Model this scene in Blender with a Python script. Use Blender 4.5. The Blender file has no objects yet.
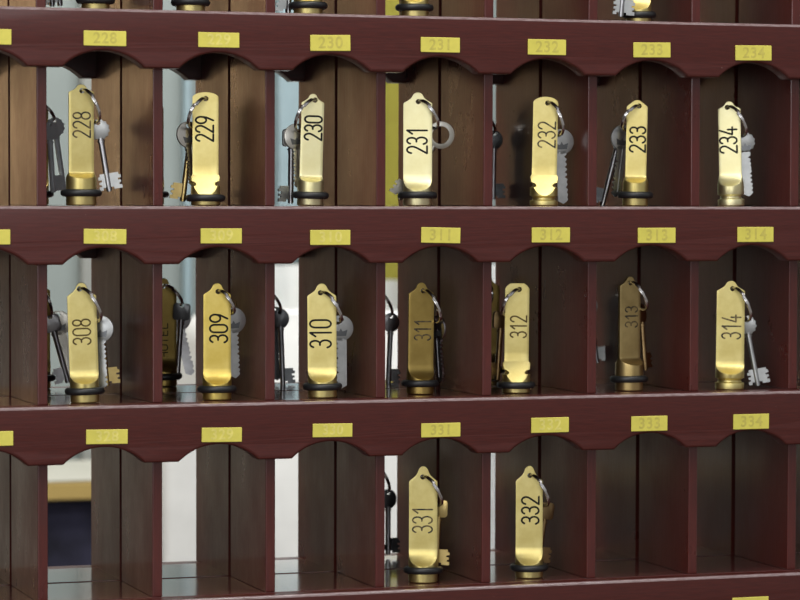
import bpy, bmesh, math, random
from mathutils import Vector, Matrix
random.seed(7)
scene = bpy.context.scene
COL = scene.collection
MM = 0.001

# ------------------------------------------------------------------ dimensions of the key rack (metres)
P = 0.09            # pigeonhole pitch
DW = 0.00785        # divider thickness
MID = 0.10503       # where the front and rear rack stand back to back
DEP = 0.20978       # full depth
AT = 0.01795        # apron thickness
AH = 0.0443         # apron height
ZS = {-1: 0.3405, 0: 0.1905, 1: 0.0418, 2: -0.1092, 3: -0.2590, 4: -0.4090}
ROW_WORD = {0: 'top', 1: 'second', 2: 'third', 3: 'fourth', 4: 'lowest'}

FRONT = [
    {'num': '228', 'row': 1, 'x': 0.0388, 'y': 0.02, 'th': 0.222, 'turn': 10, 'lean': 0, 'rc': 11.68, 'wp': 9.76, 'kind': 'step', 'z0': 20.67, 'z1': 26.03, 'top': 'ogee', 'zs': 86.52, 'zt': 92.65, 'oring': 9.57, 'grooves': [], 'hole': (0.54, 90.35), 'end': (12.4, 64.32), 'text': (0.15, 61.64, 13.02, 20.67), 'brass': 'gold', 'ink': 'part', 'keys': [('lever', 'crown', (12.79, 63.55), (21.59, 10.72), 9, 0, 'both', 'silver')]},
    {'num': '229', 'row': 1, 'x': 0.1371, 'y': 0.02, 'th': 0.264, 'turn': 0, 'lean': 0, 'rc': 11.26, 'wp': 10.09, 'kind': 'facet', 'z0': 6.99, 'z1': 24.23, 'top': 'round', 'zs': 83.86, 'zt': 87.9, 'oring': 5.82, 'grooves': [17.08], 'hole': (0.23, 83.48), 'end': (-11.26, 60.57), 'text': (-0.78, 59.4, 13.59, 20.19), 'brass': 'gold', 'ink': 'ink', 'keys': [('lever', 'oval', (-11.26, 57.46), (-17.86, 3.11), 11, 10, 'left', 'brass'), ('yale', 'round', (-13.59, 62.12), (-8.93, 14.75), 5, 30, 'left', 'nickel')]},
    {'num': '230', 'row': 1, 'x': 0.222, 'y': 0.02, 'th': 0.299, 'turn': 8, 'lean': 1.5, 'rc': 10.41, 'wp': 9.04, 'kind': 'step', 'z0': 18.47, 'z1': 24.36, 'top': 'ogee', 'zs': 80.55, 'zt': 88.02, 'oring': 8.25, 'grooves': [], 'hole': (1.96, 84.48), 'end': (-9.43, 58.94), 'text': (1.34, 60.91, 13.75, 20.04), 'brass': 'pale', 'ink': 'ink', 'keys': [('lever', 'square', (-14.93, 58.94), (-15.32, 1.57), 13, 20, 'left', 'silver'), ('yale', 'round', (-10.61, 61.3), (-8.64, 13.36), 6, 20, 'left', 'nickel')]},
    {'num': '231', 'row': 1, 'x': 0.3115, 'y': 0.02, 'th': 0.336, 'turn': 0, 'lean': 0, 'rc': 11.54, 'wp': 11.54, 'kind': 'bowl', 'z0': 11.94, 'z1': 22.68, 'top': 'ogee', 'zs': 81.17, 'zt': 90.32, 'oring': 8.36, 'grooves': [], 'hole': (0.4, 82.76), 'end': (15.12, 62.47), 'text': (-0.56, 51.73, 15.92, 21.49), 'brass': 'pale', 'ink': 'ink', 'keys': [('lever', 'annulus', (22.68, 63.26), (-14.72, 5.17), 14, 10, 'left', 'nickel')]},
    {'num': '232', 'row': 1, 'x': 0.4193, 'y': 0.02, 'th': 0.379, 'turn': 3, 'lean': 1, 'rc': 11.31, 'wp': 10.1, 'kind': 'facet', 'z0': 8.08, 'z1': 25.44, 'top': 'round', 'zs': 83.19, 'zt': 88.04, 'oring': None, 'grooves': [16.96, 6.06], 'hole': (2.02, 83.19), 'end': (13.33, 57.34), 'text': (2.42, 57.34, 13.73, 21.81), 'brass': 'gold', 'ink': 'part', 'keys': [('yale', 'round', (13.33, 58.96), (15.75, 1.62), 9, 14, 'right', 'silver')]},
    {'num': '233', 'row': 1, 'x': 0.4996, 'y': 0.02, 'th': 0.41, 'turn': 0, 'lean': 1, 'rc': 10.41, 'wp': 8.57, 'kind': 'step', 'z0': 18.78, 'z1': 25.31, 'top': 'point', 'zs': 80.84, 'zt': 86.55, 'oring': 8.98, 'grooves': [], 'hole': (1.63, 83.29), 'end': (-9.39, 62.06), 'text': (1.22, 54.3, 13.47, 22.05), 'brass': 'gold', 'ink': 'ink', 'keys': [('yale', 'round', (-9.8, 62.87), (-16.33, 7.35), 8, 30, 'left', 'silver'), ('lever', 'oval', (-11.43, 62.06), (-26.95, 0.0), 15, 10, 'left', 'black')]},
    {'num': '234', 'row': 1, 'x': 0.5859, 'y': 0.02, 'th': 0.442, 'turn': -6, 'lean': -1.5, 'rc': 10.9, 'wp': 9.29, 'kind': 'step', 'z0': 16.27, 'z1': 27.84, 'top': 'ogee', 'zs': 79.88, 'zt': 86.49, 'oring': None, 'grooves': [7.6], 'hole': (-2.23, 81.53), 'end': (10.57, 58.4), 'text': (-2.07, 54.27, 14.04, 22.3), 'brass': 'pale', 'ink': 'ink', 'keys': [('yale', 'serrated', (9.75, 59.23), (14.29, 8.01), 9, 5, 'right', 'silver')]},
    {'num': '308', 'row': 2, 'x': 0.0415, 'y': 0.02, 'th': 0.223, 'turn': 5, 'lean': -1.8, 'rc': 11.13, 'wp': 11.52, 'kind': 'bowl', 'z0': 14.59, 'z1': 22.27, 'top': 'ogee', 'zs': 81.39, 'zt': 92.14, 'oring': 8.83, 'grooves': [], 'hole': (-2.69, 87.54), 'end': (10.75, 62.2), 'text': (-1.54, 54.13, 13.44, 20.73), 'brass': 'gold', 'ink': 'worn', 'keys': [('yale', 'round', (11.13, 62.96), (13.82, 9.98), 8, -15, 'right', 'silver'), ('lever', 'square', (12.29, 62.2), (16.89, 11.52), 16, 10, 'right', 'brass')]},
    {'num': '309', 'row': 2, 'x': 0.1464, 'y': 0.02, 'th': 0.268, 'turn': 4, 'lean': 0, 'rc': 11.3, 'wp': 10.72, 'kind': 'bowl', 'z0': 12.08, 'z1': 21.43, 'top': 'ogee', 'zs': 81.45, 'zt': 90.8, 'oring': 8.18, 'grooves': [], 'hole': (0.78, 84.18), 'end': (12.47, 67.42), 'text': (1.17, 55.34, 13.64, 23.38), 'brass': 'deep', 'ink': 'ink', 'keys': [('yale', 'round', (11.69, 68.2), (14.03, 15.98), 9, 18, 'right', 'silver')]},
    {'num': '310', 'row': 2, 'x': 0.2325, 'y': 0.02, 'th': 0.304, 'turn': 0, 'lean': -0.5, 'rc': 11.44, 'wp': 11.44, 'kind': 'bowl', 'z0': 12.23, 'z1': 21.3, 'top': 'ogee', 'zs': 79.68, 'zt': 89.94, 'oring': 8.68, 'grooves': [], 'hole': (-0.95, 82.44), 'end': (13.41, 59.17), 'text': (-1.81, 50.1, 16.57, 23.27), 'brass': 'gold', 'ink': 'ink', 'keys': [('yale', 'round', (14.6, 61.14), (14.99, 6.31), 9, 12, 'left', 'silver')]},
    {'num': '311', 'row': 2, 'x': 0.3193, 'y': 0.035, 'th': 0.337, 'turn': 18, 'lean': 0.5, 'rc': 11.05, 'wp': 10.64, 'kind': 'bowl', 'z0': 11.65, 'z1': 20.89, 'top': 'ogee', 'zs': 80.33, 'zt': 89.57, 'oring': 8.44, 'grooves': [], 'hole': (2.41, 82.74), 'end': (14.46, 57.84), 'text': (3.21, 51.41, 12.85, 17.67), 'brass': 'dull', 'ink': 'part', 'keys': [('yale', 'round', (13.66, 59.45), (16.87, 8.84), 9, -55, 'right', 'steel')]},
    {'num': '312', 'row': 2, 'x': 0.398, 'y': 0.025, 'th': 0.37, 'turn': 6, 'lean': 0.5, 'rc': 11.32, 'wp': 9.91, 'kind': 'facet', 'z0': 8.09, 'z1': 25.88, 'top': 'chamfer', 'zs': 84.12, 'zt': 88.57, 'oring': 6.47, 'grooves': [16.99], 'hole': (1.62, 83.71), 'end': (-9.3, 62.28), 'text': (2.02, 53.38, 12.94, 18.6), 'brass': 'gold', 'ink': 'worn', 'keys': [('lever', 'square', (-12.13, 63.9), (-15.37, 9.71), 8, 30, 'left', 'bronze')]},
    {'num': '313', 'row': 2, 'x': 0.4973, 'y': 0.025, 'th': 0.408, 'turn': 38, 'lean': 0, 'rc': 11.48, 'wp': 10.66, 'kind': 'step', 'z0': 20.9, 'z1': 27.46, 'top': 'ogee', 'zs': 85.67, 'zt': 93.45, 'oring': 9.43, 'grooves': [], 'hole': (0.0, 88.13), 'end': (13.12, 66.81), 'text': (2.87, 60.25, 9.84, 18.03), 'brass': 'tarnish', 'ink': 'part', 'keys': [('lever', 'oval', (9.02, 67.63), (13.12, 15.99), 13, 60, 'right', 'bronze')]},
    {'num': '314', 'row': 2, 'x': 0.5831, 'y': 0.015, 'th': 0.442, 'turn': 5, 'lean': 0.5, 'rc': 11.98, 'wp': 11.56, 'kind': 'bowl', 'z0': 12.8, 'z1': 20.65, 'top': 'ogee', 'zs': 80.95, 'zt': 89.62, 'oring': None, 'grooves': [7.43], 'hole': (1.24, 83.02), 'end': (15.28, 57.0), 'text': (0.83, 51.21, 15.28, 20.65), 'brass': 'gold', 'ink': 'part', 'keys': [('lever', 'crown', (12.8, 57.82), (23.54, 2.48), 9, 0, 'both', 'silver')]},
    {'num': '331', 'row': 3, 'x': 0.3177, 'y': 0.022, 'th': 0.338, 'turn': 0, 'lean': 0, 'rc': 11.61, 'wp': 11.41, 'kind': 'bowl', 'z0': 13.21, 'z1': 24.03, 'top': 'ogee', 'zs': 80.09, 'zt': 92.9, 'oring': 9.61, 'grooves': [], 'hole': (-0.4, 84.09), 'end': (13.61, 61.67), 'text': (-0.56, 49.65, 15.62, 22.02), 'brass': 'gold', 'ink': 'part', 'keys': [('lever', 'square', (12.81, 63.27), (10.41, 11.21), 9, -5, 'right', 'brass')]},
    {'num': '332', 'row': 3, 'x': 0.4088, 'y': 0.022, 'th': 0.375, 'turn': 0, 'lean': 0, 'rc': 11.35, 'wp': 10.95, 'kind': 'bowl', 'z0': 10.95, 'z1': 21.89, 'top': 'ogee', 'zs': 77.85, 'zt': 90.82, 'oring': 8.11, 'grooves': [], 'hole': (0.41, 82.71), 'end': (13.79, 58.39), 'text': (0.81, 54.33, 13.79, 23.52), 'brass': 'gold', 'ink': 'ink', 'keys': [('lever', 'square', (13.79, 58.39), (7.3, 9.73), 9, 30, 'right', 'bronze')]},
    {'num': '', 'row': 0, 'x': 0.0501, 'y': 0.02, 'th': 0.227, 'turn': 0, 'lean': 0, 'rc': 10.71, 'wp': 9.95, 'kind': 'step', 'z0': 20.66, 'z1': 26.78, 'top': 'ogee', 'zs': 85.69, 'zt': 91.04, 'oring': 8.03, 'grooves': [], 'hole': None, 'end': None, 'text': None, 'brass': 'gold', 'ink': 'ink', 'keys': []},
    {'num': '', 'row': 0, 'x': 0.1251, 'y': 0.02, 'th': 0.259, 'turn': 0, 'lean': 0, 'rc': 11.02, 'wp': 10.05, 'kind': 'bowl', 'z0': 11.21, 'z1': 20.49, 'top': 'ogee', 'zs': 84.68, 'zt': 92.42, 'oring': 8.12, 'grooves': [], 'hole': None, 'end': None, 'text': None, 'brass': 'gold', 'ink': 'ink', 'keys': []},
    {'num': '', 'row': 0, 'x': 0.2201, 'y': 0.02, 'th': 0.299, 'turn': 0, 'lean': 0, 'rc': 11.37, 'wp': 10.58, 'kind': 'bowl', 'z0': 10.97, 'z1': 20.38, 'top': 'ogee', 'zs': 86.22, 'zt': 94.06, 'oring': 7.84, 'grooves': [], 'hole': (0.78, 89.36), 'end': (-10.97, 65.84), 'text': None, 'brass': 'gold', 'ink': 'ink', 'keys': [('lever', 'square', (-12.54, 62.71), (-15.68, 2.35), 8, 10, 'left', 'silver')]},
    {'num': '', 'row': 0, 'x': 0.3085, 'y': 0.02, 'th': 0.335, 'turn': 0, 'lean': 0, 'rc': 11.11, 'wp': 10.71, 'kind': 'bowl', 'z0': 11.9, 'z1': 21.43, 'top': 'ogee', 'zs': 87.3, 'zt': 94.44, 'oring': 8.33, 'grooves': [], 'hole': None, 'end': None, 'text': None, 'brass': 'gold', 'ink': 'ink', 'keys': []},
    {'num': '', 'row': 0, 'x': 0.5018, 'y': 0.02, 'th': 0.411, 'turn': 0, 'lean': 0, 'rc': 10.19, 'wp': 9.78, 'kind': 'bowl', 'z0': 10.59, 'z1': 20.78, 'top': 'ogee', 'zs': 89.23, 'zt': 95.75, 'oring': 6.93, 'grooves': [], 'hole': (-0.41, 91.68), 'end': (-8.56, 66.42), 'text': None, 'brass': 'gold', 'ink': 'ink', 'keys': [('lever', 'square', (-9.37, 64.79), (-14.26, 4.48), -19, 10, 'both', 'silver')]},
]
REAR = [
    {'cell': 'R1c0', 'row': 1, 'x': 0.038, 'y': 0.1878, 'th': 0.206, 'keys': [('lever', 'crown', (15.57, 68.69), (23.77, 10.49), 0, 20, 'left', 'silver_lit'), ('lever', 'square', (11.47, 65.41), (14.75, 9.67), -7, 25, 'right', 'silver_lit')]},
    {'cell': 'R1c1', 'row': 1, 'x': 0.1352, 'y': 0.1878, 'th': 0.245, 'keys': []},
    {'cell': 'R2c0', 'row': 2, 'x': 0.0393, 'y': 0.1878, 'th': 0.207, 'keys': [('lever', 'square', (10.68, 58.63), (25.47, 4.41), 0, 10, 'left', 'steel'), ('yale', 'round', (17.25, 60.28), (27.11, 9.34), 7, 0, 'left', 'nickel')]},
    {'cell': 'R2c1', 'row': 2, 'x': 0.1463, 'y': 0.1878, 'th': 0.25, 'keys': [('lever', 'square', (15.42, 67.4), (11.25, 4.9), 0, 0, 'none', 'black'), ('yale', 'round', (10.42, 62.4), (22.92, 8.23), 8, 0, 'right', 'steel')]},
    {'cell': 'R2c2', 'row': 2, 'x': 0.2264, 'y': 0.1878, 'th': 0.281, 'keys': [('lever', 'oval', (20.22, 60.69), (22.74, -0.8), 0, 0, 'right', 'black'), ('yale', 'round', (15.16, 61.53), (17.69, 2.57), 8, 10, 'right', 'black')]},
    {'cell': 'R2c3', 'row': 2, 'x': 0.324, 'y': 0.1878, 'th': 0.319, 'keys': [('lever', 'oval', (21.33, 56.21), (18.77, -2.65), 0, 20, 'right', 'steel')]},
    {'cell': 'R3c3', 'row': 3, 'x': 0.3261, 'y': 0.1878, 'th': 0.319, 'keys': [('lever', 'oval', (17.1, 55.08), (17.1, 2.06), 0, 20, 'right', 'black')]},
    {'cell': 'R1c4', 'row': 1, 'x': 0.4207, 'y': 0.1878, 'th': 0.355, 'keys': [('lever', 'oval', (18.1, 61.42), (17.24, 4.54), 0, 10, 'right', 'black')]},
    {'cell': 'R0c0', 'row': 0, 'x': 0.0342, 'y': 0.1878, 'th': 0.205, 'keys': [('lever', 'oval', (16.35, 67.01), (17.98, 13.06), 0, 10, 'left', 'silver'), ('lever', 'square', (20.43, 67.01), (24.52, 13.88), 6, 10, 'left', 'steel')]},
    {'cell': 'R2c4', 'row': 2, 'x': 0.4342, 'y': 0.1878, 'th': 0.36, 'keys': [('yale', 'round', (1.73, 65.34), (0.87, 0.44), 8, 30, 'left', 'steel')]},
    {'cell': 'R2c5', 'row': 2, 'x': 0.5135, 'y': 0.1878, 'th': 0.389, 'keys': [('lever', 'oval', (13.98, 68.91), (21.85, 12.97), 0, 10, 'right', 'silver')]},
]
PLATES = [
    (1, -0.0383, 0.1675, 0.0308, 0.0115, '227'),
    (1, 0.0484, 0.1679, 0.0327, 0.0113, '228'),
    (1, 0.1371, 0.1684, 0.0324, 0.0114, '229'),
    (1, 0.2263, 0.1678, 0.0324, 0.0123, '230'),
    (1, 0.3165, 0.1680, 0.0324, 0.0117, '231'),
    (1, 0.4062, 0.1679, 0.0324, 0.0123, '232'),
    (1, 0.4968, 0.1673, 0.0323, 0.0120, '233'),
    (1, 0.5866, 0.1665, 0.0322, 0.0122, '234'),
    (2, -0.0391, 0.0186, 0.0301, 0.0112, '307'),
    (2, 0.0483, 0.0188, 0.0328, 0.0113, '308'),
    (2, 0.1391, 0.0190, 0.0325, 0.0115, '309'),
    (2, 0.2265, 0.0176, 0.0325, 0.0116, '310'),
    (2, 0.3174, 0.0191, 0.0325, 0.0122, '311'),
    (2, 0.4103, 0.0191, 0.0325, 0.0119, '312'),
    (2, 0.5019, 0.0186, 0.0329, 0.0122, '313'),
    (2, 0.5895, 0.0191, 0.0323, 0.0122, '314'),
    (3, -0.0384, -0.1321, 0.0324, 0.0109, '327'),
    (3, 0.0496, -0.1327, 0.0321, 0.0110, '328'),
    (3, 0.1396, -0.1334, 0.0318, 0.0111, '329'),
    (3, 0.2286, -0.1321, 0.0322, 0.0105, '330'),
    (3, 0.3179, -0.1340, 0.0326, 0.0110, '331'),
    (3, 0.4103, -0.1322, 0.0321, 0.0120, '332'),
    (3, 0.4964, -0.1330, 0.0316, 0.0121, '333'),
    (3, 0.5868, -0.1335, 0.0319, 0.0123, '334'),
    (4, 0.5873, -0.2831, 0.0325, 0.0115, ''),
]
WORLD = 0.9
KEY = 1.0
BACK = 1.7
TRX = 0.21

# ------------------------------------------------------------------ materials
def new_mat(name):
    m = bpy.data.materials.new(name)
    m.use_nodes = True
    nt = m.node_tree
    return m, nt, nt.nodes['Principled BSDF']


def N(nt, t, **kw):
    n = nt.nodes.new(t)
    for k, v in kw.items():
        setattr(n, k, v)
    return n


def ramp(nt, fac, stops):
    r = N(nt, 'ShaderNodeValToRGB')
    while len(r.color_ramp.elements) < len(stops):
        r.color_ramp.elements.new(0.5)
    for e, (p, c) in zip(r.color_ramp.elements, stops):
        e.position = p
        e.color = (*c, 1)
    nt.links.new(fac, r.inputs['Fac'])
    return r.outputs['Color']


def noise(nt, scale, detail=4, stretch=None, rough=0.5):
    tc = N(nt, 'ShaderNodeTexCoord')
    n = N(nt, 'ShaderNodeTexNoise')
    n.inputs['Scale'].default_value = scale
    n.inputs['Detail'].default_value = detail
    n.inputs['Roughness'].default_value = rough
    if stretch:
        mp = N(nt, 'ShaderNodeMapping')
        mp.inputs['Scale'].default_value = stretch
        nt.links.new(tc.outputs['Object'], mp.inputs['Vector'])
        nt.links.new(mp.outputs['Vector'], n.inputs['Vector'])
    else:
        nt.links.new(tc.outputs['Object'], n.inputs['Vector'])
    return n.outputs['Fac']


def bump(nt, b, fac, strength, dist):
    bp = N(nt, 'ShaderNodeBump')
    bp.inputs['Strength'].default_value = strength
    bp.inputs['Distance'].default_value = dist
    nt.links.new(fac, bp.inputs['Height'])
    nt.links.new(bp.outputs['Normal'], b.inputs['Normal'])


def wood(name, dark, light, rough, coat, stretch, scuffs=True):
    m, nt, b = new_mat(name)
    f = noise(nt, 60, 6, stretch, 0.6)
    c = ramp(nt, f, [(0.3, dark), (0.7, light)])
    if scuffs:
        f2 = noise(nt, 420, 2)
        mask = ramp(nt, f2, [(0.79, (0, 0, 0)), (0.82, (1, 1, 1))])
        mx = N(nt, 'ShaderNodeMix', data_type='RGBA')
        mx.inputs[7].default_value = (0.35, 0.22, 0.18, 1)
        nt.links.new(mask, mx.inputs[0])
        nt.links.new(c, mx.inputs[6])
        c = mx.outputs[2]
    nt.links.new(c, b.inputs['Base Color'])
    b.inputs['Roughness'].default_value = rough
    if name == 'mahogany_divider':
        f4 = noise(nt, 14, 5, (1, 1, 0.6), 0.65)
        mr = N(nt, 'ShaderNodeMapRange')
        mr.inputs['From Min'].default_value = 0.3
        mr.inputs['From Max'].default_value = 0.7
        mr.inputs['To Min'].default_value = 0.22
        mr.inputs['To Max'].default_value = 0.5
        nt.links.new(f4, mr.inputs['Value'])
        nt.links.new(mr.outputs['Result'], b.inputs['Roughness'])
    b.inputs['Coat Weight'].default_value = coat
    b.inputs['Coat Roughness'].default_value = 0.12
    f3 = noise(nt, 35, 3, stretch)
    bump(nt, b, f3, 0.12 if name != 'mahogany_shelf' else 0.02, 0.001)
    return m


M = {}
M['apron'] = wood('mahogany_apron', (0.050, 0.0052, 0.0030), (0.080, 0.0090, 0.0050), 0.42, 0.18, (1, 8, 14))
M['lip'] = wood('mahogany_lip_highlight', (0.14, 0.07, 0.065), (0.34, 0.26, 0.26), 0.2, 1.0, (2, 20, 20))  # pale base colour paints the highlight along the shelf's front edge
M['divider'] = wood('mahogany_divider', (0.060, 0.0070, 0.0045), (0.088, 0.011, 0.007), 0.34, 0.30, (10, 10, 1), False)
M['shelf'] = wood('mahogany_shelf', (0.075, 0.022, 0.020), (0.110, 0.036, 0.034), 0.20, 1.0, (1, 8, 8), False)


def metal(name, stops, rough, metallic=1.0, scale=45, bstr=0.04, rrange=None):
    m, nt, b = new_mat(name)
    f = noise(nt, scale, 5, None, 0.6)
    c = ramp(nt, f, stops)
    nt.links.new(c, b.inputs['Base Color'])
    b.inputs['Metallic'].default_value = metallic
    b.inputs['Roughness'].default_value = rough
    if rrange:
        mr = N(nt, 'ShaderNodeMapRange')
        mr.inputs['To Min'].default_value = rrange[0]
        mr.inputs['To Max'].default_value = rrange[1]
        nt.links.new(f, mr.inputs['Value'])
        nt.links.new(mr.outputs['Result'], b.inputs['Roughness'])
    f2 = noise(nt, 900, 2, (1, 1, 0.15))
    bump(nt, b, f2, bstr, 0.0003)
    return m


BR = {
    'gold': [(0.3, (0.60, 0.485, 0.165)), (0.7, (0.78, 0.68, 0.30))],
    'pale': [(0.3, (0.76, 0.69, 0.36)), (0.7, (0.88, 0.83, 0.52))],
    'deep': [(0.3, (0.60, 0.44, 0.09)), (0.7, (0.76, 0.61, 0.19))],
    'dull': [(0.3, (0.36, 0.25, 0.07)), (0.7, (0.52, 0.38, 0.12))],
    'tarnish': [(0.3, (0.44, 0.32, 0.13)), (0.7, (0.66, 0.51, 0.23))],
}
for k, s in BR.items():
    M[k] = metal('brass_' + k, s, 0.4, rrange=(0.36, 0.50))
M['silver'] = metal('nickel_silver', [(0.3, (0.34, 0.35, 0.35)), (0.7, (0.52, 0.53, 0.52))], 0.36)
M['silver_lit'] = metal('silver_painted_sheen', [(0.3, (0.70, 0.76, 0.80)), (0.7, (0.86, 0.90, 0.92))], 0.35, 0.1)  # pale, barely metallic base stands in for reflected light on rear keys
M['steel'] = metal('dark_steel', [(0.3, (0.34, 0.34, 0.35)), (0.7, (0.50, 0.50, 0.51))], 0.28)
M['nickel'] = metal('warm_nickel', [(0.3, (0.50, 0.48, 0.42)), (0.7, (0.68, 0.66, 0.60))], 0.3)
M['brass'] = metal('key_brass', [(0.3, (0.52, 0.38, 0.14)), (0.7, (0.70, 0.55, 0.24))], 0.32)
M['bronze'] = metal('key_bronze', [(0.3, (0.24, 0.15, 0.07)), (0.7, (0.46, 0.33, 0.16))], 0.35)
M['black'] = metal('blackened_steel', [(0.3, (0.08, 0.085, 0.09)), (0.7, (0.17, 0.175, 0.18))], 0.3, 0.8)
M['chrome'] = metal('ring_steel', [(0.3, (0.55, 0.53, 0.52)), (0.7, (0.74, 0.72, 0.70))], 0.22, bstr=0.0)


def plain(name, col, rough, spec=0.5, scale=200, var=0.12):
    m, nt, b = new_mat(name)
    f = noise(nt, scale, 3)
    lo = tuple(c * (1 - var) for c in col)
    hi = tuple(min(1, c * (1 + var)) for c in col)
    nt.links.new(ramp(nt, f, [(0.3, lo), (0.7, hi)]), b.inputs['Base Color'])
    b.inputs['Roughness'].default_value = rough
    b.inputs['Specular IOR Level'].default_value = spec
    return m


M['rubber'] = plain('black_rubber', (0.012, 0.013, 0.014), 0.42)
M['ink'] = plain('black_engraving', (0.010, 0.009, 0.008), 0.6, 0.2)
M['worn'] = plain('worn_engraving', (0.115, 0.078, 0.026), 0.6, 0.2)
m, nt, b = new_mat('half_worn_engraving')
f = noise(nt, 160, 2)
nt.links.new(ramp(nt, f, [(0.44, (0.012, 0.010, 0.008)), (0.56, (0.15, 0.105, 0.04))]), b.inputs['Base Color'])
b.inputs['Roughness'].default_value = 0.6
M['part'] = m
M['plate'] = plain('yellow_plastic_plate', (0.68, 0.61, 0.105), 0.45, scale=90, var=0.10)
M['plate_number'] = plain('faded_number_paint', (0.555, 0.485, 0.105), 0.6, 0.3)
M['plate_number_light'] = plain('pale_number_relief', (0.74, 0.66, 0.18), 0.6, 0.3)
M['wall'] = plain('painted_wall', (0.185, 0.215, 0.212), 0.8, 0.2, 6, 0.05)
M['white'] = plain('white_curtain_cloth', (0.94, 0.95, 0.94), 0.8, 0.2, 30, 0.02)
M['upholstery'] = plain('white_upholstery', (0.60, 0.61, 0.60), 0.8, 0.2, 30, 0.04)
M['yellow'] = plain('yellow_curtain_cloth', (0.34, 0.31, 0.055), 0.8, 0.2, 30, 0.08)
M['bluegrey'] = plain('blue_grey_paint', (0.20, 0.27, 0.30), 0.6, 0.3, 30, 0.05)
M['panel'] = plain('added_panel_brown', (0.23, 0.20, 0.165), 0.6, 0.3, 8, 0.25)
M['darkpanel'] = plain('added_panel_dark', (0.030, 0.022, 0.016), 0.6, 0.3, 8, 0.25)
M['honey'] = plain('honey_wood', (0.66, 0.43, 0.23), 0.5, 0.3, 12, 0.2)
M['cream'] = plain('cream_top', (0.40, 0.40, 0.35), 0.5, 0.3, 12, 0.05)
M['tan'] = plain('tan_wood', (0.36, 0.26, 0.085), 0.6, 0.3, 12, 0.1)
M['navy'] = plain('navy_cloth', (0.016, 0.016, 0.030), 0.8, 0.2, 25, 0.6)
M['floorstone'] = plain('grey_floor', (0.22, 0.20, 0.18), 0.5, 0.3, 5, 0.1)
M['countertop'] = plain('brown_counter', (0.10, 0.04, 0.02), 0.35, 0.4, 10, 0.2)
M['paint_trim'] = plain('pale_trim', (0.20, 0.21, 0.20), 0.6, 0.3, 10, 0.05)


# ------------------------------------------------------------------ mesh helpers
def link(name, me, mat, parent=None, smooth=True, loc=None, angle=32):
    o = bpy.data.objects.new(name, me)
    COL.objects.link(o)
    if mat:
        me.materials.append(mat)
    if smooth:
        me.polygons.foreach_set('use_smooth', [True] * len(me.polygons))
        me.set_sharp_from_angle(angle=math.radians(angle))
    if parent:
        o.parent = parent
    if loc:
        o.location = loc
    return o


def finish(bm, name):
    bmesh.ops.recalc_face_normals(bm, faces=bm.faces)
    me = bpy.data.meshes.new(name)
    bm.to_mesh(me)
    bm.free()
    return me


def add_box(bm, x0, x1, y0, y1, z0, z1):
    vs = [bm.verts.new(p) for p in ((x0, y0, z0), (x1, y0, z0), (x1, y1, z0), (x0, y1, z0),
                                    (x0, y0, z1), (x1, y0, z1), (x1, y1, z1), (x0, y1, z1))]
    for f in ((0, 3, 2, 1), (4, 5, 6, 7), (0, 1, 5, 4), (1, 2, 6, 5), (2, 3, 7, 6), (3, 0, 4, 7)):
        bm.faces.new([vs[i] for i in f])


def box(name, dims, mat, parent=None, bevel=0.0008, seg=2):
    bm = bmesh.new()
    add_box(bm, *dims)
    if bevel:
        bmesh.ops.bevel(bm, geom=bm.edges[:], offset=bevel, segments=seg, affect='EDGES', profile=0.5)
    return link(name, finish(bm, name), mat, parent, angle=15)


def prism(bm, pts, y0, y1):
    """Closed outline in the XZ plane extruded from y0 to y1."""
    a = [bm.verts.new((x, y0, z)) for x, z in pts]
    b_ = [bm.verts.new((x, y1, z)) for x, z in pts]
    n = len(pts)
    bm.faces.new(a)
    bm.faces.new(b_[::-1])
    for i in range(n):
        bm.faces.new((a[i], b_[i], b_[(i + 1) % n], a[(i + 1) % n]))


def evaluated(bm, name, cutters=(), bevel=None):
    """Mesh of bm after real holes are cut (cutter cylinders along Y: x, z, radius)."""
    me = finish(bm, name)
    o = bpy.data.objects.new('tmp', me)
    COL.objects.link(o)
    tmp = [o]
    if bevel:
        md = o.modifiers.new('b', 'BEVEL')
        md.width = bevel
        md.segments = 2
        md.limit_method = 'ANGLE'
        md.angle_limit = math.radians(35)
        md.use_clamp_overlap = True
    for (x, z, r) in cutters:
        cb = bmesh.new()
        prism(cb, [(x + r * math.cos(t * math.pi / 10), z + r * math.sin(t * math.pi / 10)) for t in range(20)], -0.02, 0.02)
        cm = finish(cb, 'cut')
        co = bpy.data.objects.new('cut', cm)
        COL.objects.link(co)
        tmp.append(co)
        md = o.modifiers.new('h', 'BOOLEAN')
        md.object = co
        md.operation = 'DIFFERENCE'
        md.solver = 'EXACT'
    bpy.context.view_layer.update()
    dg = bpy.context.evaluated_depsgraph_get()
    res = bpy.data.meshes.new_from_object(o.evaluated_get(dg), depsgraph=dg)
    for t in tmp:
        d = t.data
        bpy.data.objects.remove(t)
        bpy.data.meshes.remove(d)
    res.name = name
    return res


def torus(bm, R, r, zc=0, nu=48, nv=12, squash=1.0):
    g = []
    for i in range(nu):
        a = 2 * math.pi * i / nu
        row = []
        for j in range(nv):
            t = 2 * math.pi * j / nv
            row.append(bm.verts.new(((R + r * math.cos(t)) * math.cos(a), (R + r * math.cos(t)) * math.sin(a), zc + r * squash * math.sin(t))))
        g.append(row)
    for i in range(nu):
        for j in range(nv):
            bm.faces.new((g[i][j], g[(i + 1) % nu][j], g[(i + 1) % nu][(j + 1) % nv], g[i][(j + 1) % nv]))


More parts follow.
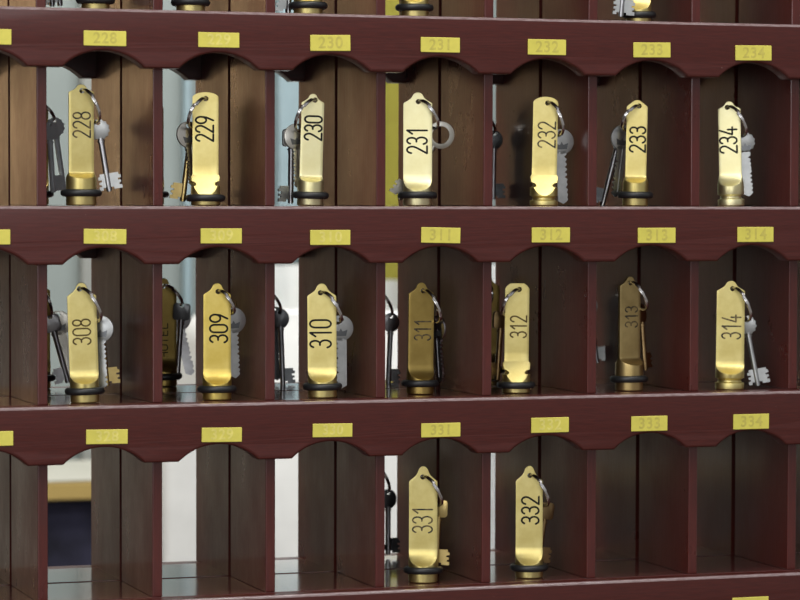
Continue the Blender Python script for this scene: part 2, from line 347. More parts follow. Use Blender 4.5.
def tube(bm, pts, r, nv=8):
    rings = []
    n = len(pts)
    up = Vector((0.13, 0.2, 0.97))
    for i, p in enumerate(pts):
        d = (pts[min(i + 1, n - 1)] - pts[max(i - 1, 0)]).normalized()
        s = d.cross(up).normalized()
        t = s.cross(d).normalized()
        rings.append([bm.verts.new(p + s * r * math.cos(2 * math.pi * j / nv) + t * r * math.sin(2 * math.pi * j / nv)) for j in range(nv)])
    for i in range(n - 1):
        for j in range(nv):
            bm.faces.new((rings[i][j], rings[i][(j + 1) % nv], rings[i + 1][(j + 1) % nv], rings[i + 1][j]))
    bm.faces.new(rings[0][::-1])
    bm.faces.new(rings[-1])


def root(name, label, cat, group=None, loc=(0, 0, 0)):
    o = bpy.data.objects.new(name, None)
    COL.objects.link(o)
    o.empty_display_size = 0.01
    o.location = loc
    o['label'] = label
    o['category'] = cat
    if group:
        o['group'] = group
    return o


def tag(o, label, cat, group=None, kind=None):
    o['label'] = label
    o['category'] = cat
    if group:
        o['group'] = group
    if kind:
        o['kind'] = kind
    return o


# ------------------------------------------------------------------ the two racks, back to back
I0, I1 = -2, 9


def valance_mesh(zt, y0, y1, name):
    zb = zt - AH
    x0, x1 = I0 * P - 0.02, I1 * P + DW + 0.02
    pts = [(x0, zb)]
    half_flat = 0.0135
    rise = 0.0128
    for i in range(I0, I1):
        xa = i * P + DW / 2 - 0.001 + half_flat
        xb = (i + 1) * P + DW / 2 - 0.001 - half_flat
        c = (xb - xa) / 2
        R = (c * c + rise * rise) / (2 * rise)
        cx = (xa + xb) / 2
        a0 = math.asin(c / R)
        for k in range(25):
            a = -a0 + 2 * a0 * k / 24
            pts.append((cx + R * math.sin(a), zb + R * math.cos(a) - (R - rise)))
    pts += [(x1, zb), (x1, zt), (x0, zt)]
    bm = bmesh.new()
    prism(bm, pts, y0, y1)
    bm.normal_update()
    edges = [e for e in bm.edges if len(e.link_faces) == 2 and e.calc_face_angle() > math.radians(60)
             and abs(e.verts[0].co.y - e.verts[1].co.y) < 1e-6]
    bmesh.ops.bevel(bm, geom=edges, offset=0.0022, segments=3, affect='EDGES', profile=0.5, clamp_overlap=True)
    return finish(bm, name)


def build_rack(name, label, ya, yb, front):
    """front: apron on the low-Y side, else on the high-Y side."""
    r = root(name, label, 'key rack', None, (0.315, (ya + yb) / 2, -0.4090))
    off = Vector(r.location)
    made = []
    rows = [-1, 0, 1, 2, 3, 4]
    if front:
        va = (ya - AT, ya)
    else:
        va = (yb - AT, yb)
    sy = (ya, yb) if front else (ya, yb - AT)
    for k in rows:
        z = ZS[k]
        vm = valance_mesh(z, va[0], va[1], 'valance')
        vo = link('valance', vm, M['apron'], r, angle=15)
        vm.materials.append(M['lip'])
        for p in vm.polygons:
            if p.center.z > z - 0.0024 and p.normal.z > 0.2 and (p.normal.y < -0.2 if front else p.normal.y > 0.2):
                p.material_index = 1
        made.append(vo)
        made.append(box('shelf', (I0 * P, I1 * P + DW, sy[0] + 0.0001, sy[1], z - 0.012, z), M['shelf'], r, 0.0006))
    for k in (-1, 0, 1, 2, 3):
        lo = ZS[k + 1]
        hi = ZS[k] - 0.012
        for i in range(I0, I1 + 1):
            d = 0.0004 * math.sin(i * 2.3 + k)
            if front:
                made.append(box('divider', (i * P + d, i * P + DW + d, ya + 0.0003, yb, lo, hi), M['divider'], r, 0.0007))
            else:
                y1 = yb
                # notch the divider around the rear apron
                bm = bmesh.new()
                a, b2 = i * P + d, i * P + DW + d
                add_box(bm, a, b2, ya, y1 - AT, lo, hi)
                add_box(bm, a, b2, y1 - AT, y1 - 0.0003, lo, ZS[k] - AH + 0.0002)
                made.append(link('divider', finish(bm, 'divider'), M['divider'], r, False))
    if front:
        for row, x, z, w, h, t in PLATES:
            zc = ZS[row] - 0.0225 + {1: -0.0005, 2: 0.0, 3: -0.0015, 4: 0}[row]
            zc = z
            pl = box('number_plate', (-w / 2, w / 2, -0.0012, 0, -h / 2, h / 2), M['plate'], r, 0.0003, 1)
            pl.location = Vector((x, ya - AT - 0.0001, zc)) - off
            tilt = {'308': 0.8, '330': 0.6, '311': 1.2, '230': -1.0, '233': -0.8, '234': -0.6, '329': 0.8, '328': 0.7}.get(t, 0)
            pl.rotation_euler = (0, math.radians(tilt), 0)
            if t and t not in ('227', '307', '327'):
                light = t in ('328', '329', '330', '332', '309', '310', '229', '308')
                cu = bpy.data.curves.new('num', 'FONT')
                cu.body = t
                cu.size = h * 1.0
                cu.offset = 0.00022
                cu.align_x = 'CENTER'
                cu.align_y = 'CENTER'
                cu.space_character = 1.12
                cu.extrude = 0.00005
                to = bpy.data.objects.new('tmp', cu)
                COL.objects.link(to)
                bpy.context.view_layer.update()
                dg = bpy.context.evaluated_depsgraph_get()
                me = bpy.data.meshes.new_from_object(to.evaluated_get(dg), depsgraph=dg)
                bpy.data.objects.remove(to)
                me.transform(Matrix.Rotation(math.radians(90), 4, 'X'))
                nm = link('numerals', me, M['plate_number_light' if light else 'plate_number'], pl, False, (0, -0.00126, 0))
                nm['label'] = 'faded numerals ' + t
    for o in made:
        o.data.transform(Matrix.Translation(-off))
    # uprights that close the rack at both ends
    return r


def extras():
    r = build_rack('key_rack', 'dark red mahogany pigeonhole key rack with scalloped shelf fronts, nearer the viewer', 0.0, MID - 0.0036, True)
    q = build_rack('key_rack', 'dark wooden pigeonhole rack standing directly behind the front key rack', MID + 0.0032, DEP, False)
    return r, q


extras()

# ------------------------------------------------------------------ brass fobs
TOPS = {
    'ogee': [(0, 1.0), (0.08, 0.94), (0.18, 0.80), (0.30, 0.64), (0.42, 0.51), (0.55, 0.42), (0.68, 0.37), (0.78, 0.33), (0.87, 0.26), (0.94, 0.18), (0.985, 0.08)],
    'round': [(0, 1.0), (0.2, 0.975), (0.4, 0.90), (0.6, 0.78), (0.75, 0.64), (0.87, 0.48), (0.95, 0.30), (0.99, 0.14)],
    'point': [(0, 1.0), (0.2, 0.86), (0.4, 0.70), (0.6, 0.53), (0.8, 0.36), (0.92, 0.22), (0.985, 0.08)],
    'chamfer': [(0, 1.0), (0.25, 0.93), (0.5, 0.84), (0.75, 0.72), (0.92, 0.62), (0.99, 0.56)],
}
PT = 1.15   # half thickness of the flat of a fob, mm


def fob_mesh(s):
    rc, wp, z0, z1, kind = s['rc'], s['wp'], s['z0'], s['z1'], s['kind']
    wp = min(wp, rc)
    if kind == 'bowl':
        z1 = z1 + 3.0
    zs, zt = s['zs'], s['zt']
    grooves = list(s['grooves'])

    def rbody(z):
        r = rc
        if z < 0.8:
            r = rc - 0.8 + z
        for g in grooves:
            d = abs(z - g)
            w = 2.0
            if d < w:
                r = min(r, rc - 2.3 * math.sqrt(max(0, 1 - (d / w) ** 2)))
        if z > zsh:
            t = min(1, (z - zsh) / max(0.5, (z1 - zsh)))
            r = min(r, rc + (wp - rc) * (t * t * (3 - 2 * t)))
        if z >= zs:
            t = (z - zs) / (zt - zs)
            tb = TOPS[s['top']]
            v = tb[-1][1]
            for (a, va), (b2, vb) in zip(tb, tb[1:]):
                if a <= t <= b2:
                    v = va + (vb - va) * (t - a) / (b2 - a)
                    break
            r = wp * v
        return r

    zsh = z1 - 2.0 if kind == 'facet' else z0 + (0.0 if kind == 'step' else 0.35 * (z1 - z0))

    def h(z):
        if z <= z0:
            return 99.0
        if z >= z1 + 2:
            return PT
        if kind == 'bowl':
            t = min(1, (z - z0) / (z1 - z0))
            # a 45 degree cut flowing into the flat
            return PT + (rc - PT) * (1 - t) ** 2.1
        if kind == 'step':
            t = min(1, (z - z0) / (z1 - z0))
            return PT + (rc - PT) * (1 - t) ** 1.9 * 0.995
        t = min(1, (z - z0) / (z1 - z0))
        return PT + (rc - PT) * (1 - t)

    zl = {0.0, 0.8, z0, z1, zs}
    n = 26
    for k in range(n + 1):
        zl.add(z0 + (z1 - z0) * (k / n) ** 1.3)
    for g in grooves:
        for k in range(-4, 5):
            zl.add(g + 2.0 * math.sin(k / 4 * math.pi / 2))
    for k in range(1, 8):
        zl.add(z1 + 0.01 + (zs - z1) * k / 8)
    for t, v in TOPS[s['top']]:
        zl.add(zs + (zt - zs) * t)
    zl = sorted(z for z in zl if z >= 0)
    zz = [zl[0]]
    for z in zl[1:]:
        if z - zz[-1] > 0.12:
            zz.append(z)
    NA, NF = 14, 8
    bm = bmesh.new()
    rings = []
    for z in zz:
        r = rbody(z)
        hh = min(h(z), r)
        a = math.asin(min(1.0, hh / r)) if hh < r else math.pi / 2
        pts = []
        for k in range(NA):      # right arc
            t = -a + 2 * a * k / NA
            pts.append((r * math.cos(t), r * math.sin(t)))
        xc, yc = r * math.cos(a), r * math.sin(a)
        for k in range(NF):      # back flat
            pts.append((xc - 2 * xc * k / NF, yc))
        for k in range(NA):      # left arc
            t = math.pi - a + 2 * a * k / NA
            pts.append((r * math.cos(t), r * math.sin(t)))
        for k in range(NF):      # front flat
            pts.append((-xc + 2 * xc * k / NF, -yc))
        rings.append([bm.verts.new((x * MM, y * MM, z * MM)) for x, y in pts])
    m = len(rings[0])
    for i in range(len(rings) - 1):
        for j in range(m):
            bm.faces.new((rings[i][j], rings[i][(j + 1) % m], rings[i + 1][(j + 1) % m], rings[i + 1][j]))
    bm.faces.new(rings[0][::-1])
    bm.faces.new(rings[-1])
    bmesh.ops.remove_doubles(bm, verts=bm.verts[:], dist=0.00003)
    hole = s['hole'] or (0, zt - 7)
    hx = max(-1.5, min(1.5, hole[0])) * MM
    hz = min(hole[1], zt - 5.0) * MM
    return evaluated(bm, 'brass_tag', [(hx, hz, 0.0021)], bevel=0.00035)


def arc(cx, cy, rx, ry, a0, a1, n=12):
    return [(cx + rx * math.cos(math.radians(a0 + (a1 - a0) * k / n)), cy + ry * math.sin(math.radians(a0 + (a1 - a0) * k / n))) for k in range(n + 1)]


DIG = {  # strokes of the engraved figures in a box 0.56 wide and 1 high
    '0': [arc(0.28, 0.74, 0.26, 0.26, 0, 180) + arc(0.28, 0.26, 0.26, 0.26, 180, 360) + [(0.54, 0.74)]],
    '1': [[(0.10, 0.74), (0.36, 1.0), (0.36, 0.0)]],
    '2': [arc(0.28, 0.74, 0.25, 0.26, 170, -20) + [(0.44, 0.52), (0.02, 0.0), (0.56, 0.0)]],
    '3': [arc(0.27, 0.76, 0.23, 0.24, 160, -70, 12) + [(0.20, 0.53)], [(0.20, 0.53)] + arc(0.27, 0.27, 0.26, 0.27, 75, -160, 14)],
    '4': [[(0.40, 0.0), (0.40, 0.52)], [(0.34, 1.0), (0.02, 0.26), (0.58, 0.26)]],
    '8': [arc(0.28, 0.76, 0.22, 0.24, 0, 360, 18), arc(0.28, 0.26, 0.26, 0.26, 0, 360, 18)],
    '9': [arc(0.28, 0.70, 0.26, 0.30, 0, 360, 18), [(0.54, 0.70), (0.50, 0.42), (0.26, 0.0)]],
    'H': [[(0.04, 0), (0.04, 1)], [(0.5, 0), (0.5, 1)], [(0.04, 0.5), (0.5, 0.5)]],
    'O': [arc(0.28, 0.74, 0.26, 0.26, 0, 180) + arc(0.28, 0.26, 0.26, 0.26, 180, 360) + [(0.54, 0.74)]],
    'T': [[(0.0, 1), (0.56, 1)], [(0.28, 1), (0.28, 0)]],
    'E': [[(0.5, 1), (0.06, 1), (0.06, 0), (0.5, 0)], [(0.06, 0.52), (0.42, 0.52)]],
    'L': [[(0.06, 1), (0.06, 0), (0.5, 0)]],
}


def number_mesh(txt, length, height, stroke, name='engraved_number'):
    """Figures reading upwards along Z, tops to -X, on the face at y=0 (thin raised film towards -Y)."""
    bm = bmesh.new()
    n = len(txt)
    pitch = length / n
    cw = pitch * 0.80
    sx = cw / 0.56

    def P2(p, k):
        u = (k * pitch + (pitch - cw) / 2 + p[0] * sx) - length / 2     # along the text
        v = p[1] * height - height / 2                                  # up the figure
        return Vector((-v * MM, 0, u * MM))
    r = stroke / 2 * MM
    for k, ch in enumerate(txt):
        for st in DIG.get(ch, []):
            pts = [P2(p, k) for p in st]
            for i in range(len(pts) - 1):
                a, b2 = pts[i], pts[i + 1]
                d = (b2 - a)
                if d.length < 1e-7:
                    continue
                s = d.normalized().cross(Vector((0, 1, 0))) * r
                e = 0.000004 * (i % 3)
                q = [a + s, b2 + s, b2 - s, a - s]
                bm.faces.new([bm.verts.new(v + Vector((0, -e, 0))) for v in q])
            for i, p in enumerate(pts):
                e = 0.000012 + 0.000002 * (i % 2)
                bm.faces.new([bm.verts.new(p + Vector((r * math.cos(t * math.pi / 5), -e, r * math.sin(t * math.pi / 5)))) for t in range(10)])
    me = bpy.data.meshes.new(name)
    bm.to_mesh(me)
    bm.free()
    return me


def split_ring_mesh(h, e, tau, side):
    """Two-coil ring threaded through h and hanging down to e (x, z in mm in the viewing plane)."""
    H, E = Vector((h[0], 0, h[1])), Vector((e[0], 0, e[1]))
    c = (H + E) / 2
    R = (H - E).length / 2 + 0.3
    u = (H - E).normalized()
    nrm = Vector((-u.z, 0, u.x)) * side
    if nrm.z < 0 and side == 0:
        nrm = -nrm
    front = Vector((0, -1, 0)) * math.cos(tau) + nrm * math.sin(tau)
    w = u.cross(front)
    bm = bmesh.new()
    pts = []
    n = 76
    for i in range(n + 1):
        a = 2 * math.pi * 2.0 * i / n + 1.2
        pts.append((c + u * R * math.cos(a) + front * R * math.sin(a) + w * (-0.95 + 1.9 * i / n)) * MM)
    tube(bm, pts, 0.00095, 8)
    return finish(bm, 'split_ring')


def make_fob(name_label, s, yaw, lean, frame_yaw, group):
    base = Vector((s['x'], s['y'], ZS[s['row']] + 0.0002))
    r = root('key_fob', name_label, 'key fob', group, base)
    body = Matrix.Rotation(yaw, 4, 'Z') @ Matrix.Rotation(math.radians(lean), 4, 'Y')
    me = fob_mesh(s)
    b_ = link('brass_tag', me, M[s['brass']], r)
    b_.matrix_local = body
    if s['oring'] is not None:
        bm = bmesh.new()
        torus(bm, (s['rc'] + 1.5) * MM, 0.0028, s['oring'] * MM, squash=1.0)
        o = link('rubber_ring', finish(bm, 'rubber_ring'), M['rubber'], r)
        o.matrix_local = body @ Matrix.Rotation(math.radians(random.uniform(-2, 2)), 4, 'X')
    if s.get('text'):
        tx, tz, hh, ll = s['text']
        tx0 = max(-1.2, min(1.2, tx + math.sin(math.radians(lean)) * -tz * 0.4))
        hgt = min(hh / max(0.6, math.cos(math.radians(s['turn']))), 2 * s['wp'] - 4.5)
        o = link('engraved_number', number_mesh(s['num'], ll * 1.02, hgt, 1.55 if s['ink'] == 'ink' else 1.25), M[s['ink']], r, False)
        o.matrix_local = body @ Matrix.Translation(Vector((tx0 * MM, -(PT + 0.03) * MM, tz * MM)))
        o['label'] = 'engraved number ' + s['num']
    if s.get('back_text'):
        o = link('engraved_name', number_mesh(s['back_text'], 30, 6.5, 0.9, 'engraved_name'), M['ink'], r, False)
        o.matrix_local = body @ Matrix.Rotation(math.pi, 4, 'Z') @ Matrix.Translation(Vector((0, -(PT + 0.03) * MM, 38 * MM)))
    if s['hole']:
        hx = max(-1.5, min(1.5, s['hole'][0]))
        hz = min(s['hole'][1], s['zt'] - 5.0)
        # the hole in the viewing frame
        hv = (Matrix.Rotation(-frame_yaw, 4, 'Z') @ body) @ Vector((hx * MM, 0, hz * MM))
        e = s['end']
        side = 1 if e[0] > hv.x / MM else -1
        u = (Vector((hv.x / MM, 0, hv.z / MM)) - Vector((e[0], 0, e[1])))
        sd = 1 if (-u.z) * side > 0 else -1
        ringm = split_ring_mesh((hv.x / MM, hv.z / MM), e, math.radians(24), sd)
        o = link('split_ring', ringm, M['chrome'], r)
        o.matrix_local = Matrix.Rotation(frame_yaw, 4, 'Z')
    return r


# ------------------------------------------------------------------ keys, hole at the origin, blade towards -Z, lengths in mm
def disc_pts(cx, cz, r, n=36, ser=0):
    out = []
    for k in range(n):
        a = 2 * math.pi * k / n
        rr = r * (1 + (ser if k % 2 else -ser))
        out.append((cx + rr * math.cos(a), cz + rr * math.sin(a)))
    return out


def mmp(pts):
    return [(x * MM, z * MM) for x, z in pts]


def yale_parts(L, side, bowkind, rnd):
    sg = 1 if side == 'right' else -1
    bm = bmesh.new()
    if bowkind == 'round':
        pts = disc_pts(0.5 * sg, -7.0, 10.3, 40)
    else:
        pts = []
        for k in range(28):
            a = 2 * math.pi * k / 28
            rr = 8.8 * (1 + (0.06 if k % 2 else -0.05)) * (0.86 + 0.14 * abs(math.cos(a)))
            pts.append((rr * math.cos(a), -6.4 + rr * math.sin(a)))
    prism(bm, mmp(pts), -0.0010, 0.0010)
    bow = evaluated(bm, 'bow', [(0, 0, 0.0021)], bevel=0.0003)
    bm = bmesh.new()
    zt, zb = -14.6, -L
    n = 9
    base = 4.2
    pts = [(-base * sg, zt), (-base * sg, zb + 2.5), (0.2 * sg, zb)]
    right = [(2.6 * sg, zb + 1.6)]
    step = (zt - 3 - (zb + 3)) / n
    z = zb + 3
    for k in range(n):
        d = rnd.uniform(0.6, 2.3)
        right.append((base * sg, z + step * 0.15))
        right.append(((base - d) * sg, z + step * 0.55))
        right.append(((base - d * 0.2) * sg, z + step * 0.92))
        z += step
    right += [(base * sg, zt - 3), (base * sg, zt)]
    pts = pts + right
    prism(bm, mmp(pts), -0.0010, 0.0010)
    if side == 'right':
        gx = (-2.2, -0.9)
    else:
        gx = (0.9, 2.2)
    # raised rib beside the milled groove
    add_box(bm, gx[0] * MM, gx[1] * MM, -0.0014, 0.0014, (zb + 4) * MM, (zt - 0.5) * MM)
    blade = finish(bm, 'blade')
    bm = bmesh.new()
    prism(bm, mmp([(0.5 * sg - 5.5, -8.2), (0.5 * sg - 1.5, -9.6), (0.5 * sg, -7.2), (0.5 * sg + 1.5, -9.6), (0.5 * sg + 5.5, -8.2), (0.5 * sg + 4.2, -13.2), (0.5 * sg - 4.2, -13.2)]), -0.00112, 0.00112)
    return [('bow', bow), ('blade', blade), ('stamped_mark', finish(bm, 'stamped_mark'))]


def lever_parts(L, side, bowkind, rnd):
    bm = bmesh.new()
    zc = -5.5
    holes = [(0, 0, 0.0019)]
    if bowkind == 'crown':
        pts = disc_pts(0, zc, 8.0, 26, 0.07)
    elif bowkind == 'square':
        w, hh, c = 7.2, 7.0, 2.6
        pts = []
        for (x, z, a0) in ((w - c, zc + hh - c, 0), (-w + c, zc + hh - c, 90), (-w + c, zc - hh + c, 180), (w - c, zc - hh + c, 270)):
            for k in range(5):
                a = math.radians(a0 + 90 * k / 4)
                pts.append((x + c * math.cos(a), z + c * math.sin(a)))
    elif bowkind == 'annulus':
        zc = -8.0
        pts = disc_pts(0, zc, 11.0, 40)
        holes = [(0, zc * MM, 0.0072)]
    else:
        pts = [(7.4 * math.cos(2 * math.pi * k / 32), zc + 8.4 * math.sin(2 * math.pi * k / 32)) for k in range(32)]
    t = 0.0013 if bowkind != 'square' else 0.0017
    prism(bm, mmp(pts), -t, t)
    bow = evaluated(bm, 'bow', holes, bevel=0.0004)
    if bowkind == 'annulus':
        z_top = zc - 10.2
    else:
        z_top = zc - 6.5
    bm = bmesh.new()
    tube(bm, [Vector((0, 0, z * MM)) for z in (z_top, z_top - 3, -L * 0.6, -L + 0.6)], 0.0023, 14)
    tube(bm, [Vector((0, 0, z * MM)) for z in (z_top - 2, z_top - 3.4)], 0.0030, 14)
    tube(bm, [Vector((0, 0, z * MM)) for z in (-L + 1.0, -L)], 0.0017, 14)
    shank = finish(bm, 'shank')
    parts = [('bow', bow), ('shank', shank)]
    if side != 'none':
        bm = bmesh.new()
        for sg in ((1, -1) if side == 'both' else ((1,) if side == 'right' else (-1,))):
            wdt = 10.5 if sg == 1 or side != 'both' else 7.0
            za, zb = -L + 14.0, -L + 1.5
            pts = [(1.2, za), (wdt - 1.5, za), (wdt - 1.5, za - 2.0), (wdt, za - 2.2), (wdt, za - 4.4), (wdt - 2.6, za - 4.6),
                   (wdt - 2.6, za - 6.0), (wdt - 0.4, za - 6.2), (wdt - 0.4, za - 8.0), (wdt - 1.9, za - 8.2), (wdt - 1.9, za - 9.6), (wdt, za - 9.8), (wdt, zb), (4.2, zb), (4.2, zb + 1.8), (1.2, zb + 1.8)]
            pts = [(x * sg, z) for x, z in pts]
            prism(bm, mmp(pts), -0.0013, 0.0013)
        parts.append(('bit', finish(bm, 'bit')))
    return parts


KEYN = 0


def make_key(k, base, frame_yaw, label, group):
    global KEYN
    KEYN += 1
    rnd = random.Random(KEYN * 13)
    ty, bowkind, h, t, dep, psi, side, fin = k
    dx, dz = t[0] - h[0], t[1] - h[1]
    L = math.hypot(dx, dz)
    ang = math.atan2(-dx, -dz)         # tilt in the viewing plane
    parts = yale_parts(L, side, bowkind, rnd) if ty == 'yale' else lever_parts(L, side, bowkind, rnd)
    if 'silver_lit' == fin:
        pass
    if ty == 'yale':
        nm = 'cylinder_key'
    else:
        nm = 'lever_key'
    r = root(nm, label, 'key', group)
    Mx = Matrix.Translation(base) @ Matrix.Rotation(frame_yaw, 4, 'Z') @ Matrix.Translation(Vector((h[0] * MM, dep * MM, h[1] * MM))) \
        @ Matrix.Rotation(ang, 4, 'Y') @ Matrix.Rotation(math.radians(psi), 4, 'Z')
    r.matrix_world = Mx
    for pn, me in parts:
        mat = M[fin]
        if pn == 'stamped_mark':
            mat = M['black']
        if ty == 'lever' and fin == 'silver' and pn == 'shank':
            mat = M['steel'] if bowkind != 'crown' or KEYN == 1 else M['silver']
        if ty == 'lever' and fin == 'black' and pn == 'shank':
            mat = M['steel']
        link(pn, me, mat, r)
    return r


FIN = {'silver_lit': 'bright bluish silver', 'silver': 'silver', 'steel': 'dark grey steel', 'nickel': 'dull nickel', 'brass': 'brass', 'bronze': 'brown bronze', 'black': 'blackened'}
BOW = {'crown': 'notched-bow lever', 'square': 'square-bow lever', 'annulus': 'ring-bow lever', 'oval': 'oval-bow lever', 'round': 'round-bow flat', 'serrated': 'jagged-edged flat'}
TOPW = {'ogee': 'nipple-tipped', 'round': 'round-topped', 'point': 'pointed', 'chamfer': 'clipped-corner'}
ORD = ['first', 'second', 'third', 'fourth', 'fifth', 'sixth', 'seventh']
ROW0 = iter(['first', 'second', 'third', 'fourth', 'fifth'])
BRW = {'gold': 'golden brass', 'pale': 'pale brass', 'deep': 'deep yellow brass', 'dull': 'dull mottled brass', 'tarnish': 'tarnished brown brass'}
for s in FRONT:
    base = Vector((s['x'], s['y'], ZS[s['row']] + 0.0002))
    fy = -s['th']
    if s['num']:
        first = {1: 228, 2: 308, 3: 331}[s['row']]
        od = ORD[int(s['num']) - first]
        who = 'fob %s, %s from left in %s row' % (s['num'], od, ROW_WORD[s['row']])
        ring = '' if s['oring'] is not None else ', no rubber ring'
        lab = '%s fob engraved %s, %s from left in %s row%s' % (BRW[s['brass']], s['num'], od, ROW_WORD[s['row']], ring)
        grp = 'brass key fobs in the ' + ROW_WORD[s['row']] + ' row'
    else:
        o_ = next(ROW0)
        who = 'the %s fob of the cropped top row' % o_
        lab = 'brass fob base with black ring, %s from the left on the cropped top shelf' % o_
        grp = 'brass key fobs in the cropped top row'
    yaw = fy + math.radians(s['turn'])
    make_fob(lab, s, yaw, s['lean'], fy, grp)
    for k in s['keys']:
        sd = 'right' if k[3][0] > 0 else 'left'
        if k[1] == 'annulus':
            sd = 'right'
        make_key(k, base, fy, '%s %s key behind %s' % (FIN[k[7]], BOW[k[1]], who), 'keys hanging on the front fobs')

RWHO = {'R1c0': 'left of fob 228', 'R1c1': 'left of fob 229', 'R2c0': 'left of fob 308', 'R2c1': 'left of fob 309', 'R2c2': 'left of fob 310',
        'R2c3': 'left of fob 311', 'R3c3': 'left of fob 331', 'R1c4': 'left of fob 232', 'R0c0': 'cropped top row, first cell', 'R2c5': 'left of fob 313', 'R2c4': 'left of fob 312'}
for s in REAR:
    base = Vector((s['x'], s['y'], ZS[s['row']] + 0.0002))
    fy = -s['th']
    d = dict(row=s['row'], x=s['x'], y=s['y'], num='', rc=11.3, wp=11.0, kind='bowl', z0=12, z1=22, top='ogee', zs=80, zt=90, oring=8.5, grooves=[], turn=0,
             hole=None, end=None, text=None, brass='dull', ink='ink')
    if s['keys']:
        h0 = s['keys'][0][2]
        d['hole'] = (0.0, 83.0)
        d['end'] = (h0[0] - 0.5, h0[1] + 0.5)
    if s['cell'] == 'R2c1':
        d['back_text'] = 'HOTEL'
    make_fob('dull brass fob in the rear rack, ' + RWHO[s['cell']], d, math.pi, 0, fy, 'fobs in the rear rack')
    for k in s['keys']:
        make_key(k, base, fy, '%s %s key in the rear rack, %s' % (FIN[k[7]], BOW[k[1]], RWHO[s['cell']]), 'keys in the rear rack')

# ------------------------------------------------------------------ the room behind
YW = 1.66
def struct(o):
    o['kind'] = 'structure'
    return o


struct(box('wall_back', (-2.2, 3.2, YW, YW + 0.1, -1.4, 1.5), M['wall'], None, 0))
struct(box('floor', (-2.2, 3.2, -3.6, YW, -1.45, -1.4), M['floorstone'], None, 0))


def curtain(name, x0, x1, z0, z1, y, amp, per, mat, label):
    bm = bmesh.new()
    n = int((x1 - x0) / 0.006)
    top, bot = [], []
    for i in range(n + 1):
        x = x0 + (x1 - x0) * i / n
        yy = y + amp * math.sin(2 * math.pi * x / per) + amp * 0.5 * math.sin(2 * math.pi * x / per * 0.43 + 1)
        top.append(bm.verts.new((x, yy, z1)))
        bot.append(bm.verts.new((x, yy + amp * 0.4 * math.sin(x * 60), z0)))
    for i in range(n):
        bm.faces.new((bot[i], bot[i + 1], top[i + 1], top[i]))
    bmesh.ops.solidify(bm, geom=bm.faces[:], thickness=0.0015)
    o = link(name, finish(bm, name), mat)
    return tag(o, label, 'curtain')


curtain('curtain', 0.60, 1.05, -1.38, -0.045, YW - 0.06, 0.012, 0.11, M['white'], 'bright white curtain hanging behind the rack, seen through the lower cells')
curtain('curtain', 0.790, 0.90, -0.064, 0.9, YW - 0.13, 0.006, 0.06, M['yellow'], 'olive yellow curtain seen left of fob 231')
struct(box('unseen_panel_brown', (-2.2, -0.19, YW - 0.025, YW, -1.40, 0.02), M['panel'], None, 0.004))  # added out of view, gives left divider faces a brown reflection
struct(box('unseen_panel_dark', (-0.1895, 0.275, YW - 0.028, YW, -1.40, 0.95), M['darkpanel'], None, 0.004))  # added out of view, darkens reflections in the right-hand dividers
struct(box('trim_1', (0.675, 0.735, YW - 0.03, YW, -0.04, 0.9), M['bluegrey'], None, 0.004))
struct(box('trim_2', (0.405, 0.430, YW - 0.02, YW, -1.40, 0.9), M['paint_trim'], None, 0.004))
struct(box('trim_3', (0.546, 0.556, YW - 0.02, YW, -0.11, 0.9), M['bluegrey'], None, 0.003))
# armchair back, white upholstery, with a slanted shoulder
t = root('armchair', 'white upholstered chair back seen through the cell left of fob 309', 'chair', None, (0.648, YW - 0.3, -1.4))
bm = bmesh.new()
prism(bm, [(-0.215, 0.35), (0.165, 0.35), (0.165, 1.16), (0.13, 1.30), (-0.115, 1.305), (-0.150, 1.300), (-0.168, 1.275), (-0.172, 1.17), (-0.215, 1.13)], -0.05, 0.06)
bmesh.ops.bevel(bm, geom=bm.edges[:], offset=0.012, segments=3, affect='EDGES', profile=0.5)
link('backrest', finish(bm, 'backrest'), M['upholstery'], t)
box('seat', (-0.16, 0.16, -0.42, -0.052, 0.35, 0.45), M['upholstery'], t, 0.02, 3)
for sx in (-1, 1):
    for y in (-0.38, 0.02):
        box('leg', (sx * 0.13 - 0.02, sx * 0.13 + 0.02, y - 0.02, y + 0.02, 0.0, 0.349), M['tan'], t, 0.003)
# low sideboard
t = root('sideboard', 'low sideboard with cream and tan top over navy front, seen at lower left', 'sideboard', None, (0.22, YW - 0.17, -1.4))
box('top', (-0.28, TRX, -0.12, 0.14, 1.071, 1.0935), M['tan'], t, 0.002)
box('top_surface', (-0.28, TRX, -0.12, 0.14, 1.094, 1.0965), M['cream'], t, 0.001)
box('body', (-0.27, TRX - 0.01, -0.10, 0.13, 0.06, 1.0705), M['navy'], t, 0.003)
for sx in (-0.24, TRX - 0.04):
    for y in (-0.07, 0.10):
        box('leg', (sx - 0.015, sx + 0.015, y - 0.015, y + 0.015, 0.0, 0.0595), M['tan'], t, 0.002)
# honey wood cupboard added out of frame left, tints reflections in the lacquered dividers
t = root('reflection_cabinet', 'unseen honey-coloured cabinet added for divider reflections, far left behind the rack', 'cabinet', None, (-0.33, YW - 0.1, 0.05))
box('carcass', (-0.60, 0.13, -0.06, 0.098, -0.03, 0.62), M['honey'], t, 0.003)
for a in (-0.595, -0.235):
    dd = box('door', (a, a + 0.355, -0.08, -0.061, -0.02, 0.61), M['honey'], t, 0.003)
# counter that carries the racks
t = root('counter', 'brown reception counter carrying the key racks', 'counter', None, (0.315, 0.1, -1.4))
box('worktop', (-0.75, 0.75, -0.22, 0.22, 0.90, 0.9355), M['countertop'], t, 0.003)
box('body', (-0.72, 0.72, -0.18, 0.20, 0.0, 0.8995), M['countertop'], t, 0.003)

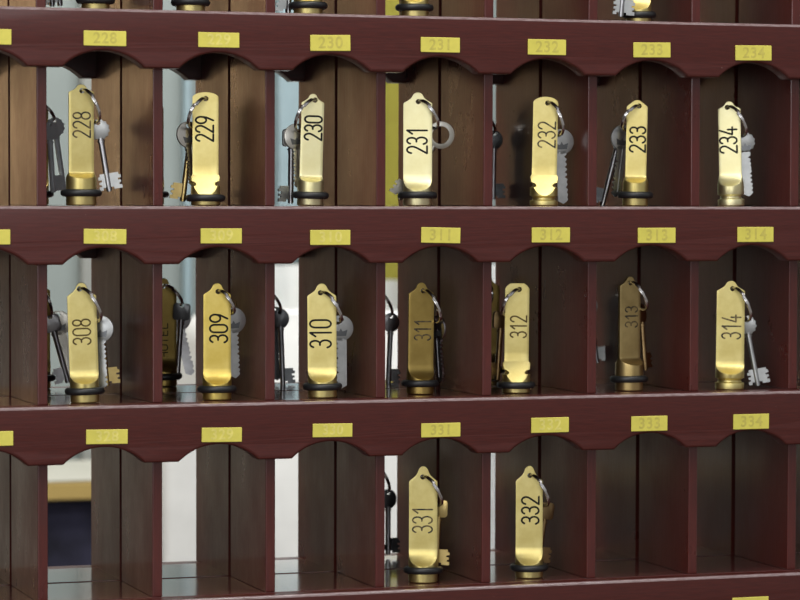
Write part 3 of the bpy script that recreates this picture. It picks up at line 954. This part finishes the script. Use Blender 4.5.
# ------------------------------------------------------------------ light
w = bpy.data.worlds.new('World')
scene.world = w
w.use_nodes = True
nt = w.node_tree
bg = nt.nodes['Background']
tc = N(nt, 'ShaderNodeTexCoord')
sp = N(nt, 'ShaderNodeSeparateXYZ')
nt.links.new(tc.outputs['Generated'], sp.inputs[0])
rp = N(nt, 'ShaderNodeValToRGB')
rp.color_ramp.elements[0].position = 0.30
rp.color_ramp.elements[0].color = (0.30, 0.28, 0.26, 1)
rp.color_ramp.elements[1].position = 0.95
rp.color_ramp.elements[1].color = (0.62, 0.64, 0.68, 1)
mr = N(nt, 'ShaderNodeMapRange')
mr.inputs['From Min'].default_value = -1
nt.links.new(sp.outputs['Z'], mr.inputs['Value'])
nt.links.new(mr.outputs['Result'], rp.inputs['Fac'])
nt.links.new(rp.outputs['Color'], bg.inputs['Color'])
bg.inputs['Strength'].default_value = WORLD


def area(name, loc, target, sx, sy, power, col):
    l = bpy.data.lights.new(name, 'AREA')
    l.shape = 'RECTANGLE'
    l.size, l.size_y = sx, sy
    l.energy = power
    l.color = col
    o = bpy.data.objects.new(name, l)
    COL.objects.link(o)
    o.location = loc
    o.rotation_euler = (Vector(target) - Vector(loc)).to_track_quat('-Z', 'Y').to_euler()
    return o


area('lobby_ceiling_light', (-0.9, -1.9, 1.6), (0.3, 0, -0.05), 1.6, 1.2, 20 * KEY, (1.0, 0.96, 0.90))
area('lobby_window_light', (-1.9, -2.4, 0.3), (0.3, 0, -0.05), 1.4, 1.6, 16 * KEY, (0.95, 0.97, 1.0))
area('counter_downlight', (0.3, -0.62, 1.7), (0.3, -0.1, 0), 2.0, 0.35, 24 * KEY, (1.0, 0.97, 0.93))
area('added_cell_fill', (-0.35, -3.1, 0.35), (0.3, 0, 0.0), 1.0, 0.5, 7 * KEY, (0.97, 0.98, 1.0))  # added fill near the camera, brightens cell depths and rear keys
area('room_behind_light', (0.7, 0.75, 1.3), (0.75, 1.66, -0.2), 1.2, 0.5, 20 * BACK, (1.0, 0.99, 0.96))
area('added_cabinet_fill', (-0.3, 0.7, 1.2), (-0.3, 1.6, 0.2), 0.6, 0.4, 9 * BACK, (1.0, 0.90, 0.74))  # added lamp, warms the unseen cabinet that the dividers reflect

# ------------------------------------------------------------------ camera
cam = bpy.data.cameras.new('camera')
co = bpy.data.objects.new('camera', cam)
COL.objects.link(co)
F_ = Vector((0.32398685, 0.94535406, -0.03658184))
R_ = Vector((0.94601432, -0.32411491, 0.0025383))
U_ = Vector((0.00945713, 0.03542932, 0.99932744))
mat = Matrix(((R_.x, U_.x, -F_.x, -0.4593), (R_.y, U_.y, -F_.y, -2.18662), (R_.z, U_.z, -F_.z, 0.05252), (0, 0, 0, 1)))
co.matrix_world = mat
cam.sensor_width = 36
cam.lens = 2935.7 / 800 * 36
cam.clip_start = 0.05
cam.dof.use_dof = True
cam.dof.focus_distance = 2.31
cam.dof.aperture_fstop = 10
scene.camera = co
scene.view_settings.view_transform = 'Standard'
scene.view_settings.look = 'None'
scene.view_settings.exposure = 0
